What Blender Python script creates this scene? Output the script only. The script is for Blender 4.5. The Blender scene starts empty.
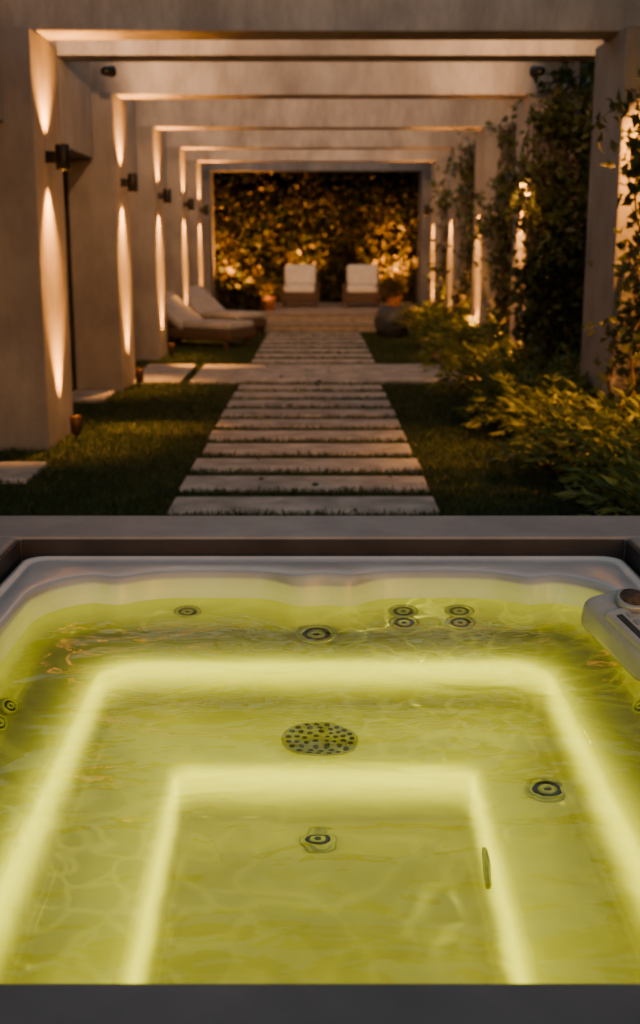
import bpy, bmesh, math, random
import numpy as np
from mathutils import Vector, Matrix
random.seed(7); rng=np.random.default_rng(7)
S=bpy.context.scene
COL=S.collection
# ---------------------------------------------------------------- materials
def mat(name):
    m=bpy.data.materials.new(name); m.use_nodes=True
    nt=m.node_tree; return m,nt,nt.nodes['Principled BSDF']
def surf(name,c1,c2,scale=4,rough=.7,bump=.2,bscale=60,detail=6,spec=.3,metal=0,stain=None,sscale=1.3):
    m,nt,b=mat(name); N=nt.nodes; L=nt.links
    geo=N.new('ShaderNodeNewGeometry')
    n=N.new('ShaderNodeTexNoise'); n.inputs['Scale'].default_value=scale; n.inputs['Detail'].default_value=detail
    L.new(geo.outputs['Position'],n.inputs['Vector'])
    r=N.new('ShaderNodeValToRGB'); r.color_ramp.elements[0].color=(*c1,1); r.color_ramp.elements[1].color=(*c2,1)
    r.color_ramp.elements[0].position=.3; r.color_ramp.elements[1].position=.7
    L.new(n.outputs['Fac'],r.inputs['Fac'])
    out=r.outputs['Color']
    if stain:
        n3=N.new('ShaderNodeTexNoise'); n3.inputs['Scale'].default_value=sscale; n3.inputs['Detail'].default_value=8; n3.inputs['Roughness'].default_value=.7
        mp=N.new('ShaderNodeMapping'); mp.inputs['Scale'].default_value=(1,1,.35)
        L.new(geo.outputs['Position'],mp.inputs['Vector']); L.new(mp.outputs['Vector'],n3.inputs['Vector'])
        mr=N.new('ShaderNodeMapRange'); mr.inputs['From Min'].default_value=.35; mr.inputs['From Max'].default_value=.7
        mr.inputs['To Min'].default_value=1-stain; mr.inputs['To Max'].default_value=1
        L.new(n3.outputs['Fac'],mr.inputs['Value'])
        mx=N.new('ShaderNodeMix'); mx.data_type='RGBA'; mx.blend_type='MULTIPLY'; mx.inputs['Factor'].default_value=1
        L.new(out,mx.inputs['A']); L.new(mr.outputs['Result'],mx.inputs['B']); out=mx.outputs['Result']
    L.new(out,b.inputs['Base Color'])
    b.inputs['Roughness'].default_value=rough; b.inputs['Metallic'].default_value=metal
    b.inputs['Specular IOR Level'].default_value=spec
    if bump>0:
        n2=N.new('ShaderNodeTexNoise'); n2.inputs['Scale'].default_value=bscale; n2.inputs['Detail'].default_value=5
        L.new(geo.outputs['Position'],n2.inputs['Vector'])
        bp=N.new('ShaderNodeBump'); bp.inputs['Strength'].default_value=bump; bp.inputs['Distance'].default_value=.01
        L.new(n2.outputs['Fac'],bp.inputs['Height']); L.new(bp.outputs['Normal'],b.inputs['Normal'])
    return m
def leafmat(name,c1,c2,scale=6,trans=.3):
    m,nt,b=mat(name); N=nt.nodes; L=nt.links
    geo=N.new('ShaderNodeNewGeometry')
    n=N.new('ShaderNodeTexNoise'); n.inputs['Scale'].default_value=scale; n.inputs['Detail'].default_value=3
    L.new(geo.outputs['Position'],n.inputs['Vector'])
    ad=N.new('ShaderNodeMath'); ad.operation='MULTIPLY_ADD'; ad.inputs[1].default_value=.45; 
    L.new(geo.outputs['Random Per Island'],ad.inputs[0]); L.new(n.outputs['Fac'],ad.inputs[2])
    r=N.new('ShaderNodeValToRGB'); r.color_ramp.elements[0].color=(*c1,1); r.color_ramp.elements[1].color=(*c2,1)
    r.color_ramp.elements[0].position=.45; r.color_ramp.elements[1].position=1.0
    L.new(ad.outputs[0],r.inputs['Fac']); L.new(r.outputs['Color'],b.inputs['Base Color'])
    b.inputs['Roughness'].default_value=.45; b.inputs['Specular IOR Level'].default_value=.35
    t=N.new('ShaderNodeBsdfTranslucent'); L.new(r.outputs['Color'],t.inputs['Color'])
    mx=N.new('ShaderNodeMixShader'); mx.inputs[0].default_value=trans
    L.new(b.outputs[0],mx.inputs[1]); L.new(t.outputs[0],mx.inputs[2])
    L.new(mx.outputs[0],N['Material Output'].inputs['Surface'])
    return m
def emis(name,col,st):
    m,nt,b=mat(name); b.inputs['Emission Color'].default_value=(*col,1); b.inputs['Emission Strength'].default_value=st
    b.inputs['Base Color'].default_value=(.8,.8,.8,1); return m

M_plaster=surf('plaster',(.26,.24,.24),(.36,.335,.33),2.5,.85,.35,45,stain=.35,sscale=2)
M_beam=surf('beam_concrete',(.44,.40,.395),(.56,.51,.50),1.8,.8,.3,35,stain=.5,sscale=2.6)
M_stone=surf('paving_stone',(.38,.355,.33),(.58,.54,.51),5,.75,.4,70,stain=.35,sscale=2.5)
M_soil=surf('soil',(.018,.013,.009),(.05,.035,.025),14,.95,.8,40)
M_lawn=surf('lawn_ground',(.012,.024,.005),(.03,.047,.010),9,.95,.9,90)
M_surround=surf('composite_deck',(.30,.26,.26),(.38,.335,.33),7,.55,.15,120,stain=.2)
M_shade=surf('drop_shade',(.03,.026,.03),(.05,.042,.047),7,.5,.1,120)  # dark colour stands in for shade in the drop around the tub
M_front=surf('front_rim',(.10,.09,.095),(.135,.122,.128),7,.35,.05,120)
M_wood=surf('wood',(.26,.21,.17),(.38,.32,.27),8,.6,.2,50)
M_dark=surf('black_metal',(.012,.012,.012),(.03,.028,.025),10,.4,.05,50,metal=.6)
M_copper=surf('copper_metal',(.05,.025,.015),(.09,.045,.03),12,.5,.1,60,metal=.5)
M_cushion=surf('cushion_fabric',(.60,.57,.54),(.72,.69,.65),10,.9,.3,150)
M_cush2=surf('chaise_fabric',(.36,.33,.32),(.46,.43,.41),10,.9,.3,150)
M_wicker=surf('wicker',(.05,.03,.02),(.13,.08,.05),60,.7,.6,120)
M_pot=surf('dark_ceramic',(.03,.032,.038),(.07,.07,.08),6,.45,.2,40)
M_terra=surf('terracotta',(.35,.14,.06),(.5,.22,.1),8,.8,.2,60)
M_bark=surf('vine_stem',(.08,.05,.03),(.17,.11,.07),20,.9,.6,70)
M_chrome=surf('jet_steel',(.30,.30,.29),(.42,.42,.40),20,.28,.0,50,metal=.4)
M_jetd=surf('jet_black',(.03,.03,.03),(.05,.05,.045),20,.4,.0,50)
M_gray=surf('grey_plastic',(.34,.32,.32),(.40,.38,.38),20,.3,.05,90,spec=.5)
M_acryl=surf('tub_acrylic',(.55,.50,.50),(.66,.60,.60),7,.2,.0,50,spec=.5)
M_vine=leafmat('vine_leaf',(.02,.038,.012),(.095,.11,.03),5)
M_hedge=leafmat('hedge_leaf',(.014,.03,.008),(.14,.10,.022),2.2)
M_fern=leafmat('fern_leaf',(.05,.085,.015),(.20,.23,.045),4)
M_grass=leafmat('grass_blade',(.015,.034,.006),(.05,.08,.016),2.5,.2)
M_bulb=emis('warm_bulb',(1,.5,.15),7)

# ---------------------------------------------------------------- helpers
def empty(name,loc=(0,0,0),rz=0):
    o=bpy.data.objects.new(name,None); COL.objects.link(o); o.location=loc; o.rotation_euler=(0,0,rz); return o
def addobj(name,me,m=None,parent=None,smooth=False):
    o=bpy.data.objects.new(name,me); COL.objects.link(o)
    if m: me.materials.append(m)
    if parent: o.parent=parent
    if smooth:
        for p in me.polygons: p.use_smooth=True
    return o
def box(name,x0,x1,y0,y1,z0,z1,m,parent=None,bev=.008,rot=None,segs=2):
    bm=bmesh.new(); bmesh.ops.create_cube(bm,size=1)
    bmesh.ops.scale(bm,vec=(x1-x0,y1-y0,z1-z0),verts=bm.verts)
    if bev>0: bmesh.ops.bevel(bm,geom=list(bm.edges),offset=bev,segments=segs,profile=.5,affect='EDGES')
    me=bpy.data.meshes.new(name); bm.to_mesh(me); bm.free()
    o=addobj(name,me,m,parent,smooth=bev>.02)
    o.location=((x0+x1)/2,(y0+y1)/2,(z0+z1)/2)
    if rot: o.rotation_euler=rot
    return o
def lathe(name,prof,m,parent=None,segs=32,loc=(0,0,0),normal=None,smooth=True):
    vs=[];fs=[]
    for r,z in prof:
        for i in range(segs):
            a=2*math.pi*i/segs; vs.append((r*math.cos(a),r*math.sin(a),z))
    for k in range(len(prof)-1):
        for i in range(segs):
            j=(i+1)%segs
            fs.append((k*segs+i,k*segs+j,(k+1)*segs+j,(k+1)*segs+i))
    if prof[0][0]>1e-4: fs.append(tuple(range(segs))[::-1])
    if prof[-1][0]>1e-4: fs.append(tuple((len(prof)-1)*segs+i for i in range(segs)))
    me=bpy.data.meshes.new(name); me.from_pydata(vs,[],fs)
    o=addobj(name,me,m,parent,smooth); o.location=loc
    if normal is not None:
        o.rotation_mode='QUATERNION'; o.rotation_quaternion=Vector((0,0,1)).rotation_difference(Vector(normal))
    return o
def tube(name,pts,rad,m,parent=None):
    cu=bpy.data.curves.new(name,'CURVE'); cu.dimensions='3D'; cu.bevel_depth=rad; cu.bevel_resolution=2
    for P in pts:
        sp=cu.splines.new('POLY'); sp.points.add(len(P)-1)
        for i,p in enumerate(P): sp.points[i].co=(*p,1); sp.points[i].radius=1-.5*i/len(P)
    o=bpy.data.objects.new(name,cu); COL.objects.link(o); cu.materials.append(m)
    if parent: o.parent=parent
    return o
def nrm(a): return a/(np.linalg.norm(a,axis=1,keepdims=True)+1e-9)
def leaves(name,P,D,size,m,wid=.5,fold=.15,parent=None,droop=0.0):
    n=len(P); D=nrm(D); R=rng.normal(size=(n,3)); Sd=nrm(np.cross(D,R)); Nn=np.cross(Sd,D)
    s=np.asarray(size).reshape(-1,1)*np.ones((n,1))
    mid=P+D*s*.45
    V=np.empty((n,4,3)); V[:,0]=P; V[:,1]=mid+Sd*s*wid*.5+Nn*s*fold; V[:,2]=P+D*s-Nn*s*droop; V[:,3]=mid-Sd*s*wid*.5+Nn*s*fold
    me=bpy.data.meshes.new(name)
    me.vertices.add(n*4); me.vertices.foreach_set('co',V.reshape(-1))
    b=np.arange(n)[:,None]*4
    idx=np.concatenate([b+0,b+1,b+2,b+0,b+2,b+3],axis=1).reshape(-1)
    me.loops.add(n*6); me.loops.foreach_set('vertex_index',idx.astype(np.int32))
    me.polygons.add(n*2); me.polygons.foreach_set('loop_start',np.arange(0,n*6,3,dtype=np.int32))
    try: me.polygons.foreach_set('loop_total',np.full(n*2,3,dtype=np.int32))
    except Exception: pass
    me.update(calc_edges=True); me.validate()
    return addobj(name,me,m,parent)
def light(name,kind,loc,energy,color,parent=None,target=None,size=None,blend=.6,rad=.02):
    l=bpy.data.lights.new(name,kind); l.energy=energy; l.color=color
    if kind=='SPOT': l.spot_size=math.radians(size or 40); l.spot_blend=blend; l.shadow_soft_size=rad
    if kind=='POINT': l.shadow_soft_size=rad
    o=bpy.data.objects.new(name,l); COL.objects.link(o); o.location=loc
    if target is not None:
        d=Vector(target)-Vector(loc); o.rotation_euler=d.to_track_quat('-Z','Y').to_euler()
    if parent: o.parent=parent
    return o
WARM=(1,.36,.045)

# ---------------------------------------------------------------- camera
cam=bpy.data.cameras.new('camera'); co=bpy.data.objects.new('camera',cam); COL.objects.link(co)
co.location=(0,0,1.4); co.rotation_euler=(math.radians(90-12.5),0,0)
cam.sensor_fit='VERTICAL'; cam.sensor_height=36; cam.lens=1200/1024*36; cam.shift_x=.0039
cam.clip_end=1000; cam.clip_start=.05
cam.dof.use_dof=True; cam.dof.focus_distance=2.7; cam.dof.aperture_fstop=3.8
S.camera=co
# ---------------------------------------------------------------- world
w=bpy.data.worlds.new('World'); S.world=w; w.use_nodes=True
nt=w.node_tree; sk=nt.nodes.new('ShaderNodeTexSky'); sk.sky_type='NISHITA'; sk.sun_disc=False
sk.sun_elevation=math.radians(1.5); sk.sun_rotation=math.radians(150); sk.dust_density=3.2; sk.air_density=1.2; sk.ozone_density=.9
nt.links.new(sk.outputs[0],nt.nodes['Background'].inputs[0]); nt.nodes['Background'].inputs[1].default_value=.62
sun=bpy.data.lights.new('sun','SUN'); sun.energy=.05; sun.angle=math.radians(12); sun.color=(1,.8,.7)
so=bpy.data.objects.new('sun',sun); COL.objects.link(so); so.rotation_euler=(math.radians(70),0,math.radians(-30))

# ---------------------------------------------------------------- ground with a pit for the tub
def ring_ground():
    xs=[-120,-.95,1.0,120]; ys=[-60,1.08,3.69,200]
    vs=[(x,y,0) for y in ys for x in xs]; fs=[]
    for j in range(3):
        for i in range(3):
            if i==1 and j==1: continue
            a=j*4+i; fs.append((a,a+1,a+5,a+4))
    me=bpy.data.meshes.new('lawn'); me.from_pydata(vs,[],fs); return addobj('lawn',me,M_lawn)
ring_ground()
# ---------------------------------------------------------------- stone path
path=empty('stone_path'); slabs=[]
def slab(x0,x1,y0,y1,h=.022):
    o=box('slab',x0,x1,y0,y1,-.05,h,M_stone,path,bev=.01); slabs.append((x0,x1,y0,y1))
    o.rotation_euler=(random.uniform(-.002,.002),random.uniform(-.002,.002),random.uniform(-.004,.004))
y=6.24-.62
while y<12.0:
    slab(-.79+random.uniform(-.01,.01),.67+random.uniform(-.01,.01),y,y+.39); y+=.62
slab(-1.32,1.75,12.45,14.3,.03)
slab(-1.98,-1.42,12.45,14.3,.028)
slab(-2.35,-1.95,10.9,11.7,.03); slab(-2.6,-1.75,7.1,7.7,.03); 
y=14.6
while y<19.4:
    slab(-.79,.72,y,y+.44); y+=.78
# ---------------------------------------------------------------- grass
def inslab(X,Y):
    k=np.zeros(len(X),bool)
    for a,b,c,d in slabs: k|=(X>a+.0)&(X<b-.0)&(Y>c+.01)&(Y<d-.01)
    return k
n=150000
Y=5.2+ (rng.random(n)**1.5)*15.5; X=rng.uniform(-3.0,1.6,n)
k=~inslab(X,Y); X=X[k];Y=Y[k]
P=np.stack([X,Y,np.zeros(len(X))],1); D=rng.normal(size=(len(X),3))*.45; D[:,2]=1
leaves('grass',P,D,rng.uniform(.02,.05,len(X))*(1+(Y-5)*.01),M_grass,wid=.14,fold=.02)
box('planting_bed_soil',1.5,3.6,4.2,24,-.05,.03,M_soil,bev=.01)
P=np.stack([rng.uniform(-.8,.75,60),rng.uniform(6,15,60),np.full(60,.034)],1); D=rng.normal(size=P.shape); D[:,2]=.05
leaves('fallen_leaves',P,D,rng.uniform(.03,.06,60),M_vine,wid=.5,fold=.04)

# ---------------------------------------------------------------- pergola
perg=empty('pergola')
YC=[8.75,12.2,15.4,18.5,21.3,24.0]
OFF=[0,.03,.08,.10,.13,.15]
XR=2.02
for i,yc in enumerate(YC):
    o=OFF[i]
    box('column',-2.32-o,-1.87-o,yc-.45,yc+.45,-.05,2.8,M_plaster,perg,bev=.012)
    box('column',XR,XR+.48,yc-.45,yc+.45,-.05,2.8,M_plaster,perg,bev=.012)
    box('cross_beam',-2.32,XR+.48,yc-.2,yc+.15,2.803,3.19,M_beam,perg,bev=.012)
box('cross_beam',-2.3,XR+.3,10.25,10.6,2.9,3.1,M_beam,perg,bev=.012)
box('cross_beam',-2.3,XR+.3,5.2,5.5,2.9,3.19,M_beam,perg,bev=.012)
box('side_beam',XR+.1,XR+.42,4.5,25,3.195,3.45,M_beam,perg,bev=.012)
# ---------------------------------------------------------------- left building wall
wall=empty('plaster_wall')
box('back_wall',-3.3,-3.05,3,26,-.05,3.6,M_plaster,wall)
for i,(a,b) in enumerate(zip([3.0]+[yy+.453 for yy in YC],[yy-.453 for yy in YC]+[26])):
    box('lintel',-3.045,-2.06-OFF[min(i,5)],a,b,2.2,3.19,M_plaster,wall,bev=.01)
for i,yc in enumerate(YC):
    box('pier',-3.045,-2.323-OFF[i],yc-.15,yc+.15,-.05,2.197,M_plaster,wall,bev=.01)

# ---------------------------------------------------------------- lamps
def wall_lamp(x,y,z,side,e=22,up=0):
    r=empty('wall_lamp',(x,y,z))
    lathe('housing',[(0,-.05),(.040,-.05),(.042,-.085),(.047,-.085),(.05,-.08),(.05,.08),(.045,.088),(.04,.06),(0,.06)],M_dark,r,24)
    lathe('bulb',[(0,-.06),(.03,-.06),(.03,-.055),(0,-.055)],M_bulb,r,16)
    box('bracket',min(side*.045,side*.115),max(side*.045,side*.115),-.03,.03,-.04,.04,M_dark,r,bev=.004)
    light('lamp_light','SPOT',(0,0,-.09),e,WARM,r,(side*.16,0,-1.2),70,.95,.02)
    if up: light('lamp_light','SPOT',(0,0,.095),up,WARM,r,(side*.2,0,1.2),100,.95,.02)
    return r
def uplight(x,y,tx,ty,tz,e=30,size=44,z=0,col=WARM):
    r=empty('garden_uplight',(x,y,z))
    lathe('spike',[(.012,-.05),(.012,.06)],M_dark,r,12)
    lathe('can',[(0,.05),(.03,.05),(.04,.07),(.043,.18),(.040,.185),(.036,.165),(0,.15)],M_copper,r,24)
    lathe('bulb',[(0,.153),(.03,.153),(.03,.156),(0,.156)],M_bulb,r,16)
    light('lamp_light','SPOT',(0,0,.19),e,col,r,(tx-x,ty-y,tz-z),size,.9,.03)
for i,yc in enumerate(YC[:5]):
    o=OFF[i]
    wall_lamp(-1.755-o,yc-.1,2.0,-1,520,230)
    uplight(-1.76-o,yc-.02,-1.93-o,yc-.05,2.8,620,62)
    if i>0: wall_lamp(XR-.115,yc-.05,2.0,1,480)
    uplight(XR-.10,yc-.2,XR+.08,yc-.1,2.8,900,50)
    if i>0: uplight(XR+.2,yc-.68,XR+.24,yc-.46,2.5,800,50)
def flood(x,y,z,t,e,size,col=WARM,name='flood_lamp'):
    r=empty(name,(x,y,z)); 
    d=Vector((t[0]-x,t[1]-y,t[2]-z)); s=d.normalized()*.08
    lathe('housing',[(0,-.06),(.03,-.06),(.04,-.03),(.05,.05),(.046,.05),(.04,.02),(0,.02)],M_dark,r,20,normal=d)
    light('lamp_light','SPOT',tuple(s),e,col,r,tuple(d),size,.9,.03)
flood(-2.35,9.75,1.0,(-1.3,9.4,0),420,34); flood(-2.35,14.5,1.0,(-1.3,14.2,0),420,34)
flood(2.75,6.4,1.35,(1.8,7.6,0),330,85); flood(XR-.06,11.7,2.1,(1.8,10.2,0),400,62)  # floods added to brighten the planting bed, near one out of frame
flood(XR+.22,8.05,2.72,(XR+.28,8.2,0),1100,80)
AMB=(1,.50,.20)
for i in range(4):
    a=YC[i]+.25; e=150 if i==0 else 130
    flood(-1.5,a,2.98,(-1.1,YC[i+1],3.0),e,130,AMB,'beam_wash_helper'); flood(1.5,a,2.98,(1.1,YC[i+1],3.0),e,130,AMB,'beam_wash_helper')  # hidden lamps added behind the beams to wash the next beam face
# hidden lamps also added behind the slim beam to wash the one beyond
flood(-1.78,10.85,2.86,(-.9,12.0,3.0),110,110,AMB,'beam_wash_helper'); flood(1.9,10.85,2.86,(1.0,12.0,3.0),110,110,AMB,'beam_wash_helper')
for x,t,e,z in [(-1.5,(-1.6,24.9,1.9),1400,0),(1.5,(1.5,24.9,1.3),1400,.3),(3.0,(3.0,24.9,1.6),900,0)]:
    uplight(x,24.0,*t,e,75,z=z)
uplight(-.3,24.1,-.3,25,1.8,900,75,z=.3)

# ---------------------------------------------------------------- far patio
deck=empty('raised_deck')
def planks(x0,x1,y0,y1,z,n):
    dy=(y1-y0)/n
    for i in range(n): box('plank',x0,x1,y0+i*dy,y0+(i+1)*dy-.008,z-.03,z,M_wood,deck,bev=.004)
planks(-.85,1.0,20.0,20.42,.15,3); box('riser',-.85,1.0,20.03,20.06,0,.118,M_wood,deck)
planks(-.95,1.9,20.42,24.4,.30,24); box('riser',-.95,1.9,20.45,20.49,.1,.268,M_wood,deck)
gw=empty('green_wall')
box('backing',-3.2,4.5,25.3,25.45,-.05,3.9,M_soil,gw)
nc=420; C=np.stack([rng.uniform(-3,4,nc),rng.uniform(24.75,25.2,nc),rng.uniform(.1,3.7,nc)],1)
k=rng.integers(0,nc,24000); P=C[k]+rng.normal(size=(24000,3))*np.array([.16,.10,.16])
D=rng.normal(size=P.shape)+np.array([0,-.7,-.5])
leaves('foliage',P,D,rng.uniform(.10,.24,len(P)),M_hedge,wid=.6,parent=gw)

nc=900; C=np.stack([rng.uniform(3.3,4.1,nc),rng.uniform(5,25,nc),rng.uniform(.1,4.6,nc)],1)
k=rng.integers(0,nc,24000); P=C[k]+rng.normal(size=(24000,3))*.2
hd=empty('hedge'); leaves('foliage',P,rng.normal(size=P.shape)+np.array([-.5,-.5,-.3]),rng.uniform(.09,.18,len(P)),M_vine,wid=.6,parent=hd)
box('core',3.9,4.3,5,25,-.05,4.5,M_soil,hd)

# ---------------------------------------------------------------- climbing vines
def vine(x,y,top,n,spread,lean=0,zmin=.1,sz=(.05,.11),stemn=7):
    r=empty('climbing_vine',(0,0,0)); st=[]; cl=[]
    for s in range(stemn):
        a=random.uniform(0,6.28); px=x+random.uniform(-.12,.12); py=y+random.uniform(-.1,.1); P=[]
        zz=0; 
        while zz<top*random.uniform(.8,1.02):
            a+=random.uniform(-.5,.7); rr=spread*random.uniform(.25,.75)
            p=(px+rr*math.cos(a)*.7+lean*zz,py+rr*math.sin(a)*.5,zz); P.append(p); cl.append(p); zz+=random.uniform(.1,.22)
        st.append(P)
    tube('stems',st,.011,M_bark,r)
    sh=[]
    for s in range(16):
        p=Vector(random.choice(cl)); 
        if p.z<.6: continue
        d=Vector((random.uniform(-1,1),random.uniform(-1,.3),random.uniform(.1,.7))).normalized(); P=[p.copy()]
        for q in range(6):
            p=p+d*random.uniform(.05,.09); d.z-=.28; d.normalize(); P.append(p.copy())
            cl.append(tuple(p))
        sh.append([tuple(v) for v in P])
    tube('shoots',sh,.004,M_bark,r)
    C=np.array(cl); C=C[C[:,2]>zmin]
    wts=np.clip(rng.random(len(C))**2.2,.01,1); wts/=wts.sum()
    k=rng.choice(len(C),n,p=wts)
    P=C[k]+rng.normal(size=(n,3))*np.array([.07,.07,.08])
    D=rng.normal(size=P.shape)+np.array([0,-.5,-.6])
    leaves('foliage',P,D,rng.uniform(sz[0],sz[1],n),M_vine,wid=.55,parent=r)
vine(XR+.18,11.5,3.1,2900,.46,0,.2,(.06,.13),stemn=9)
vine(XR+.17,7.85,2.6,2500,.50,0,.1,(.06,.12),stemn=8)
vine(XR+.28,14.7,3.0,1100,.34,0,.2,(.07,.13))
vine(XR+.25,17.9,3.0,1000,.34,0,.2,(.07,.13))
vine(XR+.2,20.8,3.0,900,.34,0,.2,(.08,.15))
vine(XR+1.0,9.9,3.0,1300,.4,0,.2,(.06,.12))

# ---------------------------------------------------------------- ground cover
def cover(n,x0,x1,y0,y1,name,L0=.32):
    PP=[];DD=[];SS=[]
    for c in range(n):
        cx=random.uniform(x0,x1); cy=y0+(random.random()**1.3)*(y1-y0)
        sc=random.uniform(.7,1.3)*L0
        for s in range(random.randint(6,9)):
            a=random.uniform(0,6.28); el=random.uniform(.7,1.35)
            p=np.array([cx,cy,.02]); d=np.array([math.cos(a)*math.cos(el),math.sin(a)*math.cos(el),math.sin(el)])
            st=7
            for q in range(st):
                p=p+d*sc/st*1.35; d=d+np.array([0,0,-.17]); d/=np.linalg.norm(d)
                if q<2: continue
                side=np.array([-d[1],d[0],0]); side/=np.linalg.norm(side)+1e-6
                for sg in (-1,1):
                    PP.append(p.copy()); DD.append(side*sg+d*.8+np.array([0,0,random.uniform(-.2,.25)])); SS.append(random.uniform(.09,.15)*(1.1-q*.06)*sc/L0)
            PP.append(p.copy()); DD.append(d); SS.append(.12)
    leaves(name,np.array(PP),np.array(DD),np.array(SS),M_fern,wid=.28,fold=.06,droop=.12)
cover(400,1.52,3.0,5.2,13.0,'ground_cover_plants',.30)
cover(170,1.62,3.0,13.0,20,'ground_cover_plants',.34)

# ---------------------------------------------------------------- furniture
def chair(x,y,z):
    r=empty('lounge_chair',(x,y,z))
    box('base',-.32,.32,-.38,.38,.10,.26,M_wicker,r,bev=.02)
    for sx in (-1,1):
        for sy in (-1,1): box('leg',sx*.29-.025,sx*.29+.025,sy*.34-.025,sy*.34+.025,0,.11,M_wicker,r,bev=.003)
        box('armrest',sx*.33-.035,sx*.33+.035,-.36,.36,.10,.42,M_wicker,r,bev=.015)
    box('seat_cushion',-.285,.285,-.37,.27,.262,.40,M_cushion,r,bev=.04,segs=3)
    box('backrest',-.31,.31,.33,.38,.2,.62,M_wicker,r,bev=.01,rot=(-.2,0,0))
    box('back_cushion',-.29,.29,.20,.33,.38,.76,M_cushion,r,bev=.045,rot=(-.22,0,0),segs=3)
    r.rotation_euler=(0,0,random.uniform(-.08,.08))
chair(-.30,22.6,.3); chair(.86,22.6,.3)
def chaise(hx,hy,fx,fy,L=1.75):
    ang=math.atan2(fy-hy,fx-hx)
    r=empty('chaise_lounge',(hx,hy,0),ang)
    box('frame',0,L,-.36,.36,.12,.26,M_wicker,r,bev=.03,segs=3)
    for sx in (.12,L-.12):
        for sy in (-.28,.28): box('leg',sx-.03,sx+.03,sy-.03,sy+.03,0,.13,M_wicker,r,bev=.004)
    box('mattress',.58,L-.02,-.33,.33,.262,.37,M_cush2,r,bev=.04,segs=3)
    box('back_cushion',-.14,.66,-.33,.33,.44,.55,M_cush2,r,bev=.04,rot=(0,.62,0),segs=3)
    box('back_frame',-.14,.64,-.34,.34,.385,.42,M_wicker,r,bev=.01,rot=(0,.62,0))
chaise(-2.25,17.6,-1.2,17.05,1.4); chaise(-2.1,20.2,-1.1,19.4,1.4)
p=empty('round_planter',(1.18,18.9,0))
lathe('pot',[(0,0),(.13,0),(.19,.04),(.265,.16),(.28,.27),(.25,.39),(.19,.46),(.165,.48),(.15,.46),(.16,.42),(0,.41)],M_pot,p,32)
def potplant(x,y,z,n=260,col=M_hedge):
    r=empty('potted_plant',(x,y,z))
    lathe('pot',[(0,0),(.09,0),(.13,.22),(.14,.24),(.12,.24),(.11,.2),(0,.2)],M_terra,r,24)
    P=rng.normal(size=(n,3))*np.array([.1,.1,.1])+np.array([0,0,.38])
    leaves('foliage',P,rng.normal(size=P.shape)+np.array([0,0,.5]),rng.uniform(.06,.12,n),col,wid=.4,parent=r)
potplant(-.82,21.2,.3)
potplant(1.35,21.2,.3,500)
uplight(-.9,20.7,-.82,21.3,.75,60,60,z=.3)

# ---------------------------------------------------------------- hot tub
CX=.022
def loop(hw,yf,yb,r,z,scal=0,zs=0,NC=10,NS=26):
    pts=[]
    cs=[(CX+hw-r,yb-r,0),(CX-hw+r,yb-r,90),(CX-hw+r,yf+r,180),(CX+hw-r,yf+r,270)]
    for ci,(cx,cy,a0) in enumerate(cs):
        for k in range(NC+1):
            a=math.radians(a0+90*k/NC); pts.append([cx+r*math.cos(a),cy+r*math.sin(a),z])
        nx,ny,na=cs[(ci+1)%4]; a=math.radians(a0+90)
        e0=pts[-1]; e1=[nx+r*math.cos(a),ny+r*math.sin(a),z]
        for k in range(1,NS):
            t=k/NS; pts.append([e0[0]+(e1[0]-e0[0])*t,e0[1]+(e1[1]-e0[1])*t,z])
    for p in pts:
        x=p[0]-CX
        if p[1]>yb-.3:
            s=-.085*math.exp(-(x/.125)**6)+.03*math.exp(-((x-.0)/.05)**2)+.02*math.exp(-((abs(x)-.33)/.17)**4) -.06*math.exp(-((abs(x)-.60)/.05)**2)
            p[1]+=s*scal; p[2]+=zs*(math.exp(-(x/.12)**4))
        if abs(x)>hw-.06:
            s=-.05*math.exp(-((p[1]-2.35)/.12)**4)
            p[0]+=math.copysign(s*scal,x)
    return pts
LO=[loop(.945,1.08,3.665,.06,.20),
    loop(.945,1.08,3.665,.06,.425),
    loop(.942,1.083,3.662,.06,.44),
    loop(.925,1.10,3.645,.06,.452),
    loop(.915,1.11,3.635,.06,.452),
    loop(.905,1.12,3.625,.07,.443),
    loop(.895,1.13,3.615,.08,.446),
    loop(.865,1.33,3.52,.18,.455,.5,.008),
    loop(.848,1.38,3.46,.22,.456,.9,.015),
    loop(.832,1.400,3.438,.24,.455,1,.016),
    loop(.826,1.405,3.430,.245,.449,1,.014),
    loop(.822,1.41,3.425,.25,.438,1,.010),
    loop(.815,1.412,3.415,.25,.39,1),
    loop(.80,1.415,3.39,.24,.30,.8),
    loop(.775,1.42,3.345,.22,.20,.4),
    loop(.755,1.425,3.325,.21,.170,.2),
    loop(.72,1.43,3.29,.2,.160,.1),
    loop(.64,1.44,3.15,.14,.150),
    loop(.61,1.445,3.118,.12,.143),
    loop(.596,1.45,3.104,.115,.125),
    loop(.590,1.455,3.098,.11,.06),
    loop(.582,1.46,3.090,.11,-.07),
    loop(.576,1.462,3.084,.11,-.105),
    loop(.555,1.465,3.065,.10,-.13),
    loop(.50,1.468,3.00,.09,-.137),
    loop(.40,1.475,2.78,.06,-.14),
    loop(.375,1.48,2.745,.05,-.145),
    loop(.362,1.485,2.732,.045,-.165),
    loop(.356,1.488,2.726,.045,-.22),
    loop(.350,1.49,2.720,.045,-.34),
    loop(.344,1.492,2.714,.045,-.365),
    loop(.325,1.50,2.695,.04,-.38),
    loop(.25,1.55,2.62,.03,-.382)]
n=len(LO[0]); vs=[tuple(p) for l in LO for p in l]; fs=[]
for k in range(len(LO)-1):
    for i in range(n):
        j=(i+1)%n; fs.append((k*n+i,(k+1)*n+i,(k+1)*n+j,k*n+j)); 
fs.append(tuple((len(LO)-1)*n+i for i in range(n)))
tub=empty('hot_tub')
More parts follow.
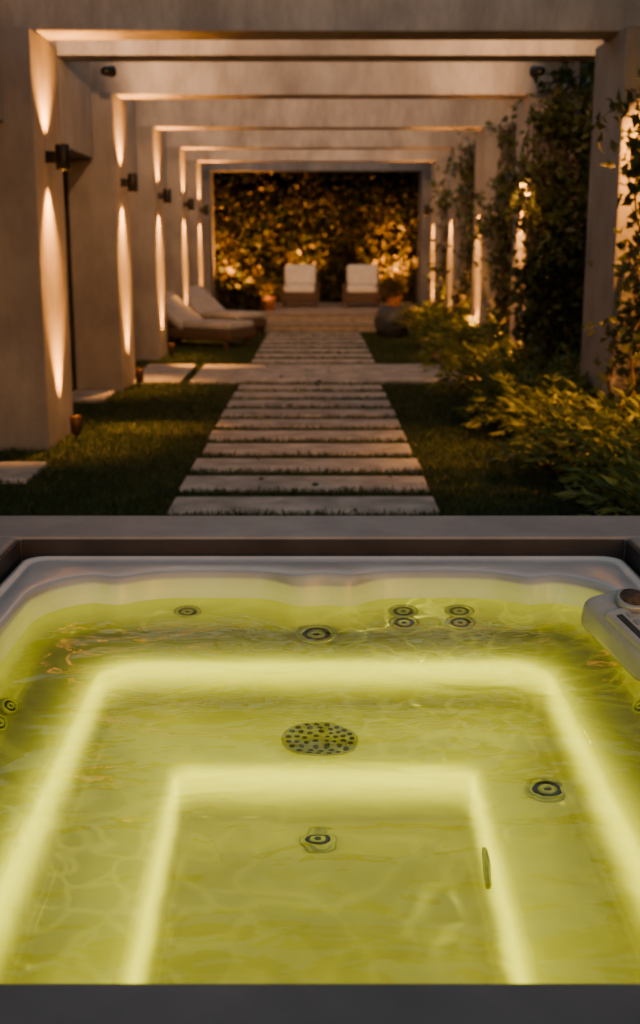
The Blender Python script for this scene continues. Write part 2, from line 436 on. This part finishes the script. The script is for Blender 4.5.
me=bpy.data.meshes.new('shell'); me.from_pydata(vs,[],fs)
me.materials.append(M_acryl)
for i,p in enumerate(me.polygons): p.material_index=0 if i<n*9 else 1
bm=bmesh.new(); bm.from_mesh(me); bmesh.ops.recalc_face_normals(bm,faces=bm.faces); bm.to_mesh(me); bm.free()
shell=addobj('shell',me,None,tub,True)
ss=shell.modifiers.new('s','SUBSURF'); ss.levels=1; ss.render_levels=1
m,nt,b=mat('tub_shell_painted_glow'); N=nt.nodes; L=nt.links
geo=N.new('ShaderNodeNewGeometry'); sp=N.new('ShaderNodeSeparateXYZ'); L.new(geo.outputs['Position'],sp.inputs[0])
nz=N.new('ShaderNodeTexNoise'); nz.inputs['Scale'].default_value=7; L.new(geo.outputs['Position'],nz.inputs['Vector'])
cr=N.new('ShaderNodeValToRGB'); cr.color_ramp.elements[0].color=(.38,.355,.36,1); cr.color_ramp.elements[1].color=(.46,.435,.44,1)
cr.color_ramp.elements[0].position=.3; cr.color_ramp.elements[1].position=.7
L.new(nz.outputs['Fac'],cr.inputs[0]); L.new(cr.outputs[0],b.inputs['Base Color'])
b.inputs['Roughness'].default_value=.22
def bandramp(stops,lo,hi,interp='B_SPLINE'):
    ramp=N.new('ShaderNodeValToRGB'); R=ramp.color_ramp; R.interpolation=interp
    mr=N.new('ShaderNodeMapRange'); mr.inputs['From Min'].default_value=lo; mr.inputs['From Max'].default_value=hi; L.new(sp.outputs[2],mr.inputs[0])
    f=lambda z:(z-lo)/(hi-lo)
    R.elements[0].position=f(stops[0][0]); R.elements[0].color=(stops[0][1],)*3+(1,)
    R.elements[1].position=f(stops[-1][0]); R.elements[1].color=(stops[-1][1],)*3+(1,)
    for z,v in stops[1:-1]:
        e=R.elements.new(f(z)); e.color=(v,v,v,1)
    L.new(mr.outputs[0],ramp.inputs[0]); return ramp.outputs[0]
r1=bandramp([(-.36,0.03),(-.30,.3),(-.23,.85),(-.175,1),(-.148,.35),(-.135,0),(-.09,.05),(-.03,.25),(.03,.7),(.09,1),(.125,.9),(.145,.25),(.155,0)],-.4,.17)  # light on the risers painted into the shell as emission by height
r2=bandramp([(.17,.0),(.22,.05),(.30,.10),(.35,.15),(.40,.15),(.43,.10),(.438,0)],.15,.46,'LINEAR')  # light leaving the water painted as emission on the wall under the lip
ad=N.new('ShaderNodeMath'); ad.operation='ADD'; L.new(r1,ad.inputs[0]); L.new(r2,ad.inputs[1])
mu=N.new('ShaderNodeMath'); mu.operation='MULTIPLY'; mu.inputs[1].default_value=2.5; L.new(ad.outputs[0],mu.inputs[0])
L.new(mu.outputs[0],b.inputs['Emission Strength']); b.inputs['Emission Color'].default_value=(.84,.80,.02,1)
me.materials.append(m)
# water
def water():
    l=loop(.826,1.405,3.43,.25,.378,1)
    me=bpy.data.meshes.new('water'); me.from_pydata([tuple(p) for p in l],[],[tuple(range(len(l)))])
    o=addobj('water',me,None)
    m=bpy.data.materials.new('water'); m.use_nodes=True; nt=m.node_tree; N=nt.nodes; L=nt.links
    N.remove(N['Principled BSDF'])
    g=N.new('ShaderNodeBsdfRefraction'); g.inputs['IOR'].default_value=1.33; g.inputs['Roughness'].default_value=0.0; g.inputs['Color'].default_value=(.98,.98,.55,1)
    gl=N.new('ShaderNodeBsdfGlossy'); gl.inputs['Roughness'].default_value=0.0
    fr=N.new('ShaderNodeFresnel'); fr.inputs['IOR'].default_value=1.33
    mx=N.new('ShaderNodeMixShader'); L.new(fr.outputs[0],mx.inputs[0]); L.new(g.outputs[0],mx.inputs[1]); L.new(gl.outputs[0],mx.inputs[2])
    geo=N.new('ShaderNodeNewGeometry')
    mp=N.new('ShaderNodeMapping'); mp.inputs['Scale'].default_value=(1,1.6,1); L.new(geo.outputs['Position'],mp.inputs[0])
    n1=N.new('ShaderNodeTexNoise'); n1.inputs['Scale'].default_value=3.2; n1.inputs['Detail'].default_value=1.5; n1.inputs['Distortion'].default_value=.9; L.new(mp.outputs[0],n1.inputs[0])
    n2=N.new('ShaderNodeTexNoise'); n2.inputs['Scale'].default_value=11; n2.inputs['Detail'].default_value=1; n2.inputs['Distortion'].default_value=1.0; L.new(mp.outputs[0],n2.inputs[0])
    def bump(k,st):
        a=N.new('ShaderNodeMath'); a.operation='MULTIPLY_ADD'; a.inputs[1].default_value=k; L.new(n2.outputs[0],a.inputs[0]); L.new(n1.outputs[0],a.inputs[2])
        bp=N.new('ShaderNodeBump'); bp.inputs['Strength'].default_value=st; bp.inputs['Distance'].default_value=.02; L.new(a.outputs[0],bp.inputs['Height']); return bp.outputs[0]
    b1=bump(.05,.18); b2=bump(.12,.6)
    L.new(b1,g.inputs['Normal']); L.new(b2,gl.inputs['Normal']); L.new(b2,fr.inputs['Normal'])
    L.new(mx.outputs[0],N['Material Output'].inputs[0])
    me.materials.append(m)
water()
# unseen point light added; its voronoi emission pattern stands in for caustics
def caustic_helper(x,y,z,e):
    o=light('caustic_helper','POINT',(x,y,z),e,(1,.97,.10),tub,rad=0.0)
    l=o.data; l.use_nodes=True; nt=l.node_tree; N=nt.nodes; L=nt.links
    em=[q for q in N if q.type=='EMISSION'][0]
    tc=N.new('ShaderNodeTexCoord'); 
    nn=N.new('ShaderNodeTexNoise'); nn.inputs['Scale'].default_value=2.2; nn.inputs['Detail'].default_value=2
    L.new(tc.outputs['Normal'],nn.inputs['Vector'])
    mixv=N.new('ShaderNodeVectorMath'); mixv.operation='MULTIPLY_ADD'; mixv.inputs[1].default_value=(.8,.8,.8)
    L.new(nn.outputs['Color'],mixv.inputs[0]); L.new(tc.outputs['Normal'],mixv.inputs[2])
    v=N.new('ShaderNodeTexVoronoi'); v.feature='DISTANCE_TO_EDGE'; v.inputs['Scale'].default_value=3.6
    L.new(mixv.outputs[0],v.inputs['Vector'])
    mr=N.new('ShaderNodeMapRange'); mr.interpolation_type='SMOOTHSTEP'; mr.inputs['From Min'].default_value=0; mr.inputs['From Max'].default_value=.11; mr.inputs['To Min'].default_value=4.0; mr.inputs['To Max'].default_value=.1
    L.new(v.outputs['Distance'],mr.inputs['Value']); L.new(mr.outputs[0],em.inputs['Strength'])
caustic_helper(CX-.25,2.3,.34,.85); caustic_helper(CX+.3,2.95,.34,.6)
def jet(x,y,z,nrmv,r=.035,name='jet'):
    j=empty(name,(x,y,z)); j.parent=tub; j.rotation_mode='QUATERNION'; j.rotation_quaternion=Vector((0,0,1)).rotation_difference(Vector(nrmv))
    lathe('flange',[(r*1.0,-.006),(r*1.02,.004),(r*.95,.009),(r*.72,.010),(r*.66,.004)],M_chrome,j,32)
    lathe('bowl',[(r*.68,.006),(r*.6,-.001),(r*.55,.001),(r*.52,.006),(r*.46,.008)],M_jetd,j,32)
    lathe('nozzle',[(r*.46,.0078),(r*.38,.012),(r*.2,.012),(r*.16,.004),(0,.004)],M_chrome,j,24)
nb=(0,-.8,.6)
jet(CX-.40,3.385,.29,nb,.04); jet(CX-.02,3.28,.19,(0,-.5,.85),.06)
for dx in (.235,.40):
    jet(CX+dx,3.39,.29,nb,.044); jet(CX+dx,3.355,.22,nb,.044)
jet(CX+.52,2.60,-.132,(0,0,1),.052)
jet(.005,2.61,-.378,(0,0,1),.045)
for s in (-1,1):
    jet(CX+s*.765,2.62,.22,(-s*.9,0,.45),.04); jet(CX+s*.765,2.72,.22,(-s*.9,0,.45),.04)
lathe('suction_cover',[(.0,0),(.05,.0),(.05,.006),(.0,.008)],M_chrome,tub,32,(CX+.352,2.38,-.24),(-1,0,0)).scale=(1.3,1,1)
dr=empty('drain_cover',(.01,2.87,-.135)); dr.parent=tub
lathe('plate',[(.098,-.004),(.1,.002),(.095,.006),(0,.008)],M_gray,dr,48)
for rr,nn,sz in ((.018,4,.006),(.04,9,.007),(.062,14,.0072),(.083,19,.0072)):
    for i in range(nn):
        a=2*math.pi*i/nn+rr*40; lathe('hole',[(sz,.005),(sz,.0088),(0,.0088)],M_jetd,dr,10,(rr*math.cos(a),rr*math.sin(a),0),smooth=False)
cp=empty('control_panel',(CX+.765,2.82,.475)); cp.rotation_euler=(math.radians(20),math.radians(-6),math.radians(24)); cp.parent=tub
box('body',-.08,.08,-.135,.135,-.06,.04,M_gray,cp,bev=.035,segs=5)
box('pad',-.07,-.005,-.12,.05,.02,.048,M_gray,cp,bev=.012,segs=3)
lathe('dial',[(.042,.0),(.042,.018),(.036,.024),(0,.024)],M_chrome,cp,32,(.02,.055,.035))
lathe('dial_cap',[(.033,.0),(.033,.004),(0,.005)],M_wicker,cp,32,(.02,.055,.0575))
box('display',-.055,-.038,-.10,.02,.046,.05,M_jetd,cp,bev=.001)
for i in range(4): box('button',-.028,-.016,-.09+i*.03,-.072+i*.03,.046,.051,M_chrome,cp,bev=.001)
sur=empty('hot_tub_surround')
box('back_coping',-3.2,3.2,3.70,4.01,-.02,.50,M_surround,sur,bev=.01)
box('left_coping',-3.2,CX-.972,.9,3.697,-.02,.50,M_surround,sur,bev=.01)
box('right_coping',CX+.972,3.2,.9,3.697,-.02,.50,M_surround,sur,bev=.01)
box('back_shade_strip',CX-.955,CX+.955,3.688,3.698,-.02,.492,M_shade,sur,bev=.002)  # dark strips added over the coping faces, shade put into their colour
box('left_shade_strip',CX-.970,CX-.958,1.05,3.687,-.02,.492,M_shade,sur,bev=.002)
box('right_shade_strip',CX+.958,CX+.970,1.05,3.687,-.02,.492,M_shade,sur,bev=.002)
box('front_coping',CX-.969,CX+.969,.4,1.04,-.02,.50,M_surround,sur,bev=.01)
box('front_rim_cover',CX-.955,CX+.955,1.045,1.362,.464,.487,M_front,sur,bev=.008)
print('done')
